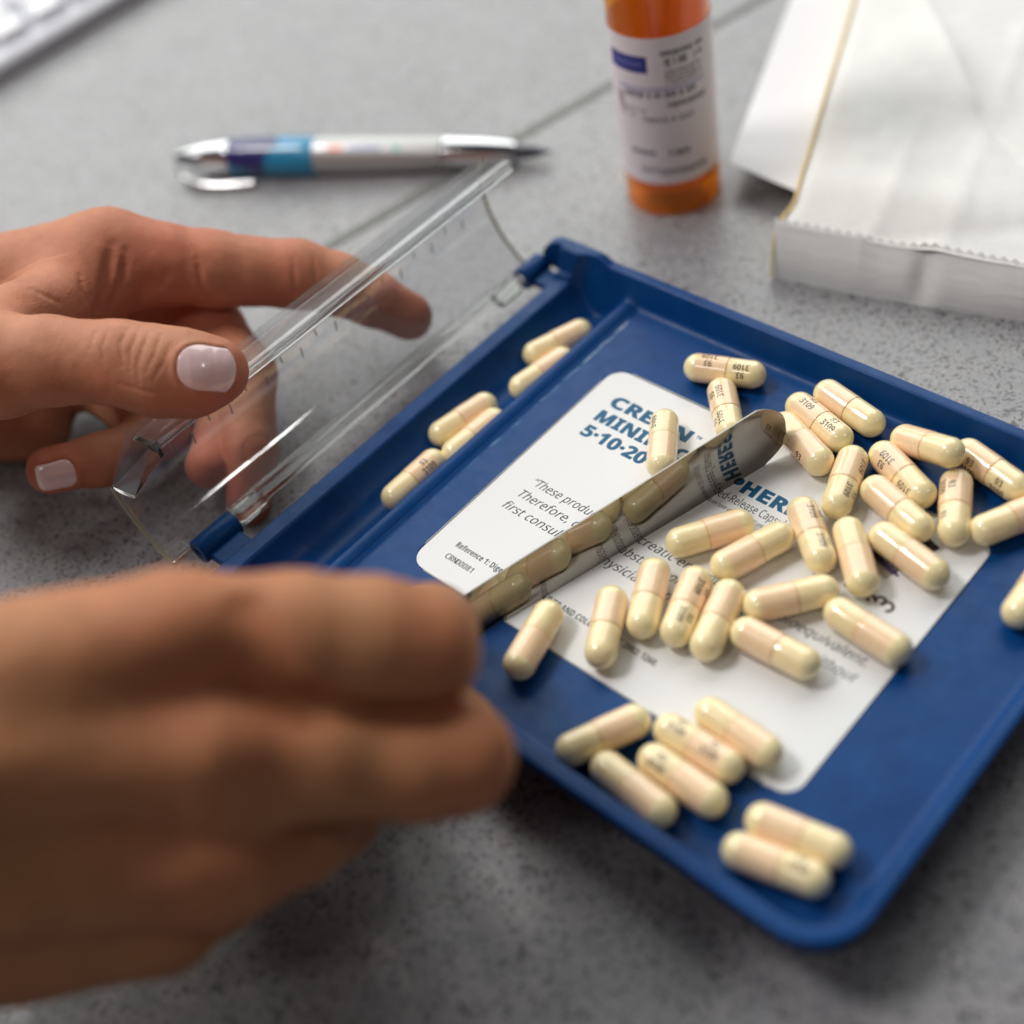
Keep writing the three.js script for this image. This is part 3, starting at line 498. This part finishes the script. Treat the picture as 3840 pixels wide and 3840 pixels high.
{ // the hand that holds the lid
  const cr = (q, depth, w) => [[q, depth, w]];
  const creases = [
    ...cr([[-75.1, 61.1, -257.3], [-77.3, 59.7, -254.3], [-77.7, 56.4, -250.8]], 0.30, 0.5), ...cr([[-72.6, 60.5, -256.6], [-75.3, 58.5, -253.1], [-76.4, 55.3, -249.6]], 0.30, 0.5), ...cr([[-70.4, 59.9, -256.0], [-72.3, 58.5, -253.0], [-74.7, 55.9, -250.2], [-75.2, 53.0, -247.2]], 0.32, 0.5),
    ...cr([[-68.3, 58.4, -255.9], [-70.2, 57.0, -251.4], [-72.8, 54.7, -249.0]], 0.32, 0.5), ...cr([[-66.2, 57.4, -253.3], [-68.7, 55.4, -249.7], [-71.7, 53.2, -247.3]], 0.24, 0.5), ...cr([[-79.2, 61.8, -258.0], [-81.4, 60.0, -254.6], [-81.9, 57.1, -251.5]], 0.26, 0.45), ...cr([[-82.3, 61.8, -258.0], [-84.3, 60.1, -254.7]], 0.2, 0.45),
    ...cr([[-79.4, 53.8, -248.0], [-74.7, 51.9, -245.9], [-71.6, 50.2, -245.5]], 0.3, 0.5), ...cr([[-79.7, 49.1, -245.9], [-77.0, 48.4, -245.0]], 0.5, 0.6),
    ...cr([[-64.4, 41.5, -306.7], [-65.0, 36.4, -304.2], [-65.1, 31.1, -301.4]], 0.6, 0.9), ...cr([[-41.0, 31.5, -310.6], [-41.9, 28.2, -305.7], [-42.8, 23.8, -302.3]], 0.4, 0.7), ...cr([[-35.6, 29.8, -313.2], [-36.2, 27.1, -307.3], [-37.4, 21.5, -304.3]], 0.35, 0.7),
    ...cr([[-84.4, 49.3, -310.7], [-86.6, 46.0, -307.2], [-89.0, 42.1, -302.9], [-93.7, 36.9, -298.9]], 1.3, 1.5), ...cr([[-81.3, 47.7, -308.9], [-83.6, 43.6, -304.6], [-87.4, 39.7, -301.9], [-91.6, 35.3, -300.0]], 0.8, 1.2), ...cr([[-73.8, 40.1, -305.2], [-80.4, 37.7, -304.1], [-86.4, 33.2, -300.7]], 0.9, 2.4), ...cr([[-92.7, 49.4, -300.5], [-92.7, 46.6, -297.5], [-92.3, 42.4, -295.9]], 0.5, 0.8), ...cr([[-103.9, 52.0, -296.0], [-98.2, 48.7, -292.4]], 0.4, 0.8)];
  const snap = onto(handField(LH, [], 9, 6));
  const R = V(0.97086, -0.16311, 0.17556), U = V(0.23964, 0.66082, -0.71126), N = V(0, 0.7326, 0.68066);
  const c = V(-59.1, 52.3, -247.8), a = R.clone().addScaledVector(U, -0.06).normalize(), b = a.clone().cross(N).normalize(), s1 = nailShape(c, a, b, N, 6.7, 5.2);
  const c2 = V(-112.7, 12.4, -269.6), a2 = R.clone().multiplyScalar(-1).addScaledVector(U, -0.13).normalize(), n2 = N.clone().addScaledVector(U, -0.6).normalize(), b2 = a2.clone().cross(n2).normalize(), s2 = nailShape(c2, a2, b2, n2, 5.0, 3.7);
  const fine = splitCreases(creases, snap), bare = handField(LH, fine, 9, 6), f = handField(LH, fine, 9, 6, [s1, s2]), o = V(-100, -9, -300);
  const hand = thing('hand', 'bare hand with pink nails pinching the open clear lid', 'hand', [o.x, o.y, o.z]);
  const spots = [[LH.index[6], 12, 0.9], [LH.middle[4], 12, 0.8], [LH.ring[3], 10, 0.9], [LH.pinky[3], 12, 0.8], [LH.thumb[6], 10, 0.7], [LH.index[1], 16, 0.7], [[-96.7, 46.3, -297.2], 14, 0.5], [LH.index[3], 16, 0.6], [LH.middle[1], 18, 0.6], [LH.thumb[3], 8, 0.4]];
  const g = surface([-262, -12, -400], [0, 84, -212], 0.66, f, skinTone(spots, [0.465, 0.198, 0.112]), skinUV); g.translate(-o.x, -o.y, -o.z);
  part('skin', g, skinMat, hand);
  nail(hand, o, bare, s1, c, a, 6.7, 0.22, 0.3);
  nail(hand, o, bare, s2, c2, a2, 5.0, 0.22, 1);
}
{ // the hand that holds the spatula
  const cr = (q, depth, w) => [[q, depth, w]];
  const f = handField(RH, splitCreases([
    ...cr([[-45.3, 81.8, -147.4], [-44.5, 76.3, -141.4], [-42.9, 72.1, -136.9], [-39.3, 68.1, -135.5]], 2.6, 3.1), ...cr([[-39.3, 68.1, -135.5], [-31.2, 65.3, -134.0], [-20.5, 61.6, -133.0], [-12.8, 59.6, -135.2]], 2.6, 1.9),
    ...cr([[-86.1, 74.7, -122.1], [-66.4, 76.3, -131.1], [-50.0, 75.8, -138.0]], 2.6, 9), ...cr([[-92.2, 64.1, -118.0], [-69.7, 65.1, -123.5], [-48.8, 58.7, -126.9]], 3.0, 9), ...cr([[-86.4, 47.0, -118.7], [-64.3, 40.0, -122.9]], 2.0, 7),
    ...cr([[-63.2, 53.5, -121.3], [-57.2, 52.8, -122.0]], -3.0, 10),
    ...cr([[-58.2, 87.1, -142.8], [-54.1, 84.2, -141.1]], -0.8, 10)], onto(handField(RH, [], 5, 4))), 5, 4), o = V(-80, -9, -150);
  const hand = thing('hand', 'large blurred hand in the foreground gripping the spatula handle', 'hand', [o.x, o.y, o.z]);
  const spots = [[RH.index[0], 16, 0.5], [RH.index[3], 12, 0.5], [RH.middle[3], 12, 0.5], [RH.ring[0], 12, 0.6], [RH.middle[0], 14, 0.3]];
  const g = surface([-225, -12, -240], [8, 112, -30], 0.95, f, skinTone(spots, [0.41, 0.174, 0.080]), skinUV); g.translate(-o.x, -o.y, -o.z);
  part('skin', g, skinMat, hand);
}

// ---------------------------------------------------------------- prescription bottle
{
  const b = thing('prescription_bottle', 'amber plastic prescription bottle with white label', 'bottle', [73.9, -9, -357.2]);
  const amber = phy({ color: rgb(1.0, 0.55, 0.0), roughness: 0.12, transmission: 0.8, thickness: 0, ior: 1.45, side: THREE.DoubleSide });
  const P = [[0, 2.2], [8, 1.2], [11, 0.4], [13.6, 0], [14.6, 0.6], [14.8, 1.6], [14.8, 96], [15.4, 97], [15.4, 108]].map((q) => new THREE.Vector2(...q));
  const floor_ = new THREE.CylinderGeometry(13.6, 13.6, 2.4, 48); floor_.translate(0, 9.2, 0); part('inner_floor', floor_, phy({ color: rgb(1, 0.5, 0.06), roughness: 0.3, transmission: 0.4, thickness: 0 }), b);
  part('vial', toCreasedNormals(new THREE.LatheGeometry(P, 64), 0.5), amber, b);
  const map = canvasTex(1024, 640, (c, w, h) => {                                 // 93 mm round, 48 mm high, facing the viewer at the middle
    c.fillStyle = '#efe6ec'; c.fillRect(0, 0, w, h); const px = w / 93, hz = h / 48;
    const words = (x, y, len, hgt, col) => { c.fillStyle = col; for (let q = 0; q < len;) { const s = 0.4 + rnd() * 0.8; c.fillRect((x + q) * px, (y - 0.2 * hgt) * hz, s * 0.7 * px, 1.35 * hgt * hz * (0.75 + 0.25 * rnd())); q += s + (rnd() < 0.12 ? 0.9 : 0.1); } };
    c.fillStyle = '#34368a'; c.fillRect(31.5 * px, 5.6 * hz, 13.5 * px, 5.2 * hz); c.fillStyle = '#6a6cb4'; for (let k = 0; k < 8; k++) c.fillRect((34 + k * 1.2) * px, 7.4 * hz, 0.8 * px, 1.5 * hz);
    words(49, 4.4, 13, 1.3, '#3a3438'); words(50, 6.9, 6, 2.0, '#2c282c'); words(59, 7.2, 3, 1.4, '#453f44'); for (let k = 0; k < 4; k++) words(50, 10.2 + k * 1.25, 11, 0.7, '#7b7076');
    c.fillStyle = 'rgba(120,116,170,0.35)'; c.fillRect(35 * px, 15.2 * hz, 27 * px, 1.5 * hz);
    words(37, 17.2, 21, 1.5, '#37323a'); words(50, 20.6, 12, 1.4, '#332e33'); words(33, 19, 3, 4.5, '#8a8088'); words(36, 22.6, 7, 1.1, '#a1979e');
    c.fillStyle = '#4a4448'; c.font = 'bold ' + 2.1 * hz + 'px sans-serif'; c.fillText('TWICE A DAY', 42 * px, 26.6 * hz); words(33, 24.6, 7, 0.9, '#a1979e');
    words(37, 36.6, 8, 1.4, '#47414b'); words(49, 36.6, 7, 1.6, '#403b45'); words(40, 42.4, 5, 1.6, '#8b8590'); words(46, 43, 14, 1.7, '#66606c');
  });
  const lab = new THREE.CylinderGeometry(14.95, 14.95, 48, 64, 1, true); lab.rotateY(Math.PI + Math.atan2(-73.9, 357.2) - 0.2); lab.translate(0, 36, 0);
  part('label', lab, std({ map, roughness: 0.5, side: THREE.DoubleSide }), b, 'white printed pharmacy label with a blue box');
  const cap = new THREE.CylinderGeometry(17.5, 17.5, 14, 48); cap.translate(0, 108, 0); part('cap', cap, std({ color: rgb(0.8, 0.8, 0.78), roughness: 0.4 }), b);
}

// ---------------------------------------------------------------- pen
{
  const A = V(-84.6, -2.4, -435.2), B = V(40.8, -5.2, -387.6), ex = B.clone().sub(A), L = ex.length(); ex.normalize();
  const up = V(0, 1, 0).addScaledVector(ex, -ex.y).normalize(), p = thing('ballpoint_pen', 'silver and turquoise ballpoint pen lying behind the tray', 'pen', [A.x, -9, A.z]);
  const M4 = new THREE.Matrix4().makeBasis(ex, up, ex.clone().cross(up)).setPosition(0, A.y + 9, 0);
  const put = (name, g, m, q = p) => { g.applyMatrix4(M4); return part(name, g, m, q); };
  const chrome = std({ color: rgb(0.72, 0.72, 0.74), metalness: 1, roughness: 0.12 });
  put('cap_cone', revolve([[0, 0], [0.3, 1.6], [4, 3.2], [12, 5.0], [20, 5.9], [21.5, 6.0], [21.5, 0]], 40, 0, 22, false), chrome);
  const teal = canvasTex(256, 256, (c, w, h) => { c.fillStyle = '#0a86b4'; c.fillRect(0, 0, w, h); c.translate(0, h * 0.2); c.fillStyle = '#1b1c66'; c.beginPath(); c.moveTo(0, h * 0.22); c.quadraticCurveTo(w * 0.45, h * 0.02, w * 0.62, h * 0.34); c.lineTo(w * 0.3, h * 0.62); c.lineTo(0, h * 0.5); c.fill(); c.beginPath(); c.ellipse(w * 0.34, h * 0.52, w * 0.12, h * 0.1, 0.5, 0, 7); c.fill(); c.fillStyle = '#0b5f7e'; c.fillRect(0, h * 0.06, w * 0.6, h * 0.18); c.fillStyle = '#1d1a5c'; c.fillRect(w * 0.74, h * 0.1, w * 0.26, h * 0.16); });
  put('grip', revolve([[21.4, 5.7], [21.8, 6.1], [34, 6.7], [48, 6.9], [52.4, 6.7], [53, 6.3]], 40, 21, 53), phy({ map: teal, roughness: 0.3, clearcoat: 0.4 }));
  const print = canvasTex(512, 256, (c, w, h) => { c.fillStyle = '#b3b3b3'; c.fillRect(0, 0, w, h); c.globalAlpha = 0.6; c.fillStyle = '#b4554d'; c.fillRect(w * 0.13, h * 0.575, w * 0.12, h * 0.05); c.fillStyle = '#4a4a86'; for (let k = 0; k < 9; k++) c.fillRect(w * (0.30 + k * 0.028), h * 0.575, w * 0.018, h * 0.055); c.fillStyle = '#3f8f84'; c.fillRect(w * 0.64, h * 0.575, w * 0.05, h * 0.06); });
  put('barrel', revolve([[52.6, 6.2], [53.2, 6.35], [70, 6.3], [90, 5.9], [97.6, 5.6]], 40, 52.6, 98), phy({ map: print, roughness: 0.34, metalness: 0.45, clearcoat: 0.3 }));
  put('nose_cone', revolve([[97.4, 5.0], [98, 5.6], [112, 4.9], [121, 3.7], [122.4, 3.2], [122.6, 0]], 40, 97, 123, false), chrome);
  put('tip', revolve([[122.4, 2.6], [128, 2.1], [L - 3, 1.2], [L, 0.4], [L, 0]], 24, 122, L), std({ color: rgb(0.12, 0.115, 0.14), roughness: 0.3, metalness: 0.6 }));
  const clip = new THREE.TubeGeometry(new THREE.CatmullRomCurve3([V(1.5, -1.5, 2.5), V(5, -3.6, 7.4), V(13, -4.4, 10), V(23, -4.4, 10.4), V(31, -4.2, 9.4)]), 30, 1.15, 10); put('clip', clip, chrome);
}

// ---------------------------------------------------------------- paper bag and the sheet behind it
{
  const crinkle = lattice(40), kraft = dataTex(512, 512, (u, v) => { const g = 0.94 + 0.03 * (wrapNoise(crinkle, 40, u, v) - 0.5) + 0.02 * (wrapNoise(n10, 233, u, v) - 0.5); return [g, g - 0.005, g - 0.012]; }, true);
  const bumpT = dataTex(512, 512, (u, v) => 0.6 * wrapNoise(n8, 20, u, v) + 0.3 * wrapNoise(crinkle, 40, u, v) + 0.1 * wrapNoise(n9, 97, u, v));
  const paper = std({ map: kraft, color: rgb(0.90, 0.895, 0.89), roughness: 0.8, bumpMap: bumpT, bumpScale: 0.00012, side: THREE.DoubleSide });
  const o = V(88.5, -9, -303), bag = thing('paper_bag', 'white paper pharmacy bag lying flat with pinked folded end', 'paper bag', [o.x, o.y, o.z]);
  const ux = V(0.802, 0, 0.597), uz = V(0.475, 0, -0.88), HT = 15.6;
  const grid = (nu, nv, f) => { const P = [], U = [], I = []; for (let j = 0; j <= nv; j++) for (let i = 0; i <= nu; i++) { const q = f(i / nu, j / nv); P.push(q.x, q.y, q.z); U.push(i / nu * 0.5, j / nv * 0.6); } for (let j = 0; j < nv; j++) for (let i = 0; i < nu; i++) { const a = j * (nu + 1) + i; I.push(a, a + 1, a + nu + 1, a + 1, a + nu + 2, a + nu + 1); } const g = new THREE.BufferGeometry(); g.setAttribute('position', new THREE.Float32BufferAttribute(P, 3)); g.setAttribute('uv', new THREE.Float32BufferAttribute(U, 2)); g.setIndex(I); g.computeVertexNormals(); return g; };
  const fold = (x, y, x0, y0, x1, y1, w, s) => { const l = Math.hypot(x1 - x0, y1 - y0), e = ((x - x0) * (y1 - y0) - (y - y0) * (x1 - x0)) / l; return s * (Math.exp(-Math.abs(e) / w)) ; };
  const topH = (u, v) => HT - 2.5 * sstep(0.0, 0.12, 0.12 - v) + 3 * sstep(0, 0.5, v) + 3.2 * (noise3(u * 3.4, v * 4.4, 3) - 0.5) + 0.8 * (noise3(u * 9, v * 11, 8) - 0.5) + 0.5 * Math.abs(noise3(u * 17, v * 21, 2) - 0.5)
    + fold(u * 135, v * 195, 23, 119, 46, 62, 5, 2.2) * sstep(50, 70, v * 195) + fold(u * 135, v * 195, 46, 62, 66, 36, 4, -1.9) * sstep(72, 56, v * 195) * sstep(36, 50, u * 135) + fold(u * 135, v * 195, 26, 12, 31, 60, 4, 1.0) * sstep(75, 30, v * 195) + fold(u * 135, v * 195, 47, 8, 80, 20, 5, -1.1) + fold(u * 135, v * 195, 60, 120, 52, 60, 6, 0.9);
  const inX = (v) => 2.5 * sstep(0, 0.05, v), back = V(uz.x, 0, uz.z).multiplyScalar(6.6);
  part('front_panel', grid(80, 90, (u, v) => ux.clone().multiplyScalar(mix(inX(v) + 1.5, 135, u)).addScaledVector(uz, v * 195).add(back).add(V(0, topH(u, v) - 1.2 * sstep(0.03, 0, u), 0))), paper, bag);
  // folded bottom flap with pinked upper edge
  const midDent = (u) => 2.2 * Math.exp(-Math.pow((u * 135 - 43) / 3.2, 2));
  part('bottom_flap', grid(360, 24, (u, v) => {
    const x = u * 135, zig = Math.abs(((x / 3.0) % 1) - 0.5) * 2, up = Math.min(v / 0.8, 1), over = Math.max(0, (v - 0.8) / 0.2), ht = topH(u, 0.01) - 0.2;
    return ux.clone().multiplyScalar(x).addScaledVector(uz, midDent(u) * (1 - over) * Math.sin(up * 2.6) + 6.8 * up + over * (0.9 + 0.7 * zig) - 1.6 * Math.sin(up * 3) + 1.6 * (noise3(u * 5, v * 0.9, 5) - 0.5)).add(V(0, ht * Math.min(1, up * 1.02 - 0.02 * up * up) + over * (0.5 + 0.75 * zig), 0));
  }), paper, bag, 'folded bottom flap with zigzag edge');
  const tan = std({ color: rgb(0.78, 0.60, 0.28), roughness: 0.7, side: THREE.DoubleSide });
  part('side_fold', grid(3, 80, (u, v) => ux.clone().multiplyScalar(inX(v) + 0.9 + u * 1.1).addScaledVector(uz, 2 + v * 193).add(back).add(V(0, topH(0, v) - 0.35 + 0.5 * Math.sin(u * 3.14), 0))), tan, bag, 'yellowish fold along the left edge');
  part('end_fold', grid(3, 12, (u, v) => ux.clone().multiplyScalar(-0.2 + u * 0.6).addScaledVector(uz, -0.35 + 6.6 * v - 1.6 * Math.sin(v * 3)).add(V(0, 1 + v * (HT - 3.2), 0))), tan, bag);
  part('side_gusset', grid(4, 60, (u, v) => ux.clone().multiplyScalar(mix(0.2, 1.9, u) - 0.8 * Math.sin(u * 3.1) + inX(v) * u).addScaledVector(uz, 1 + v * 194).addScaledVector(back, u).add(V(0, mix(0, topH(0, v) - 1.0, u), 0))), tan, bag, 'yellowish paper edge along the side');
  const under = grid(2, 2, (u, v) => ux.clone().multiplyScalar(2 + u * 132).addScaledVector(uz, 6 + v * 188).add(V(0, 0.4, 0))); part('back_panel', under, paper, bag);
  // sheet
  const s0 = V(90.6, 0, -351.5), sh = thing('paper_sheet', 'plain white folded sheet sticking out behind the bag', 'paper', [s0.x, -9, s0.z]);
  const e1 = V(103.5, 0, -332).sub(s0).normalize(), e2 = V(136.8, 0, -435.2).sub(s0).normalize();
  const top = grid(20, 40, (u, v) => e1.clone().multiplyScalar(u * 60).addScaledVector(e2, v * 170).add(V(0, 8.4 + 0.5 * Math.sin(v * 5) + 0.8 * (noise3(u * 3, v * 4, 1) - 0.5) - 0.6 * u, 0)));
  const pap2 = std({ color: rgb(0.78, 0.76, 0.80), roughness: 0.7, side: THREE.DoubleSide });
  part('leaf', top, pap2, sh);
}

// ---------------------------------------------------------------- keyboard
{
  const a = V(-153, 0, -538), b = V(-107, 0, -573), d = b.clone().sub(a).normalize(), turn = Math.atan2(-d.z, d.x);
  const k = thing('keyboard', 'corner of a white computer keyboard at the back', 'keyboard', [a.x, -9, a.z], turn);
  const shell = new RoundedBoxGeometry(300, 8, 120, 3, 3.5); shell.translate(-10, 4.2, -60); part('case', shell, std({ color: rgb(0.66, 0.66, 0.72), roughness: 0.4 }), k);
  const deck = std({ color: rgb(0.42, 0.42, 0.47), roughness: 0.5 }), keyM = std({ color: rgb(0.86, 0.86, 0.9), roughness: 0.35 });
  const well = new THREE.BoxGeometry(284, 0.4, 106); well.translate(-10, 8.1, -60); part('key_bed', well, deck, k);
  const kg = new RoundedBoxGeometry(14.5, 5, 14.5, 2, 1.8); kg.scale(MM, MM, MM);
  for (let j = 0; j < 4; j++) for (let i = -5; i < 6; i++) { const m = new THREE.Mesh(kg, keyM); m.name = 'key'; m.position.set((i * 19 + 12 + j * 4) * MM, 10.2 * MM, (-17 - j * 19) * MM); k.add(m); }
}
renderer.render(scene, camera);
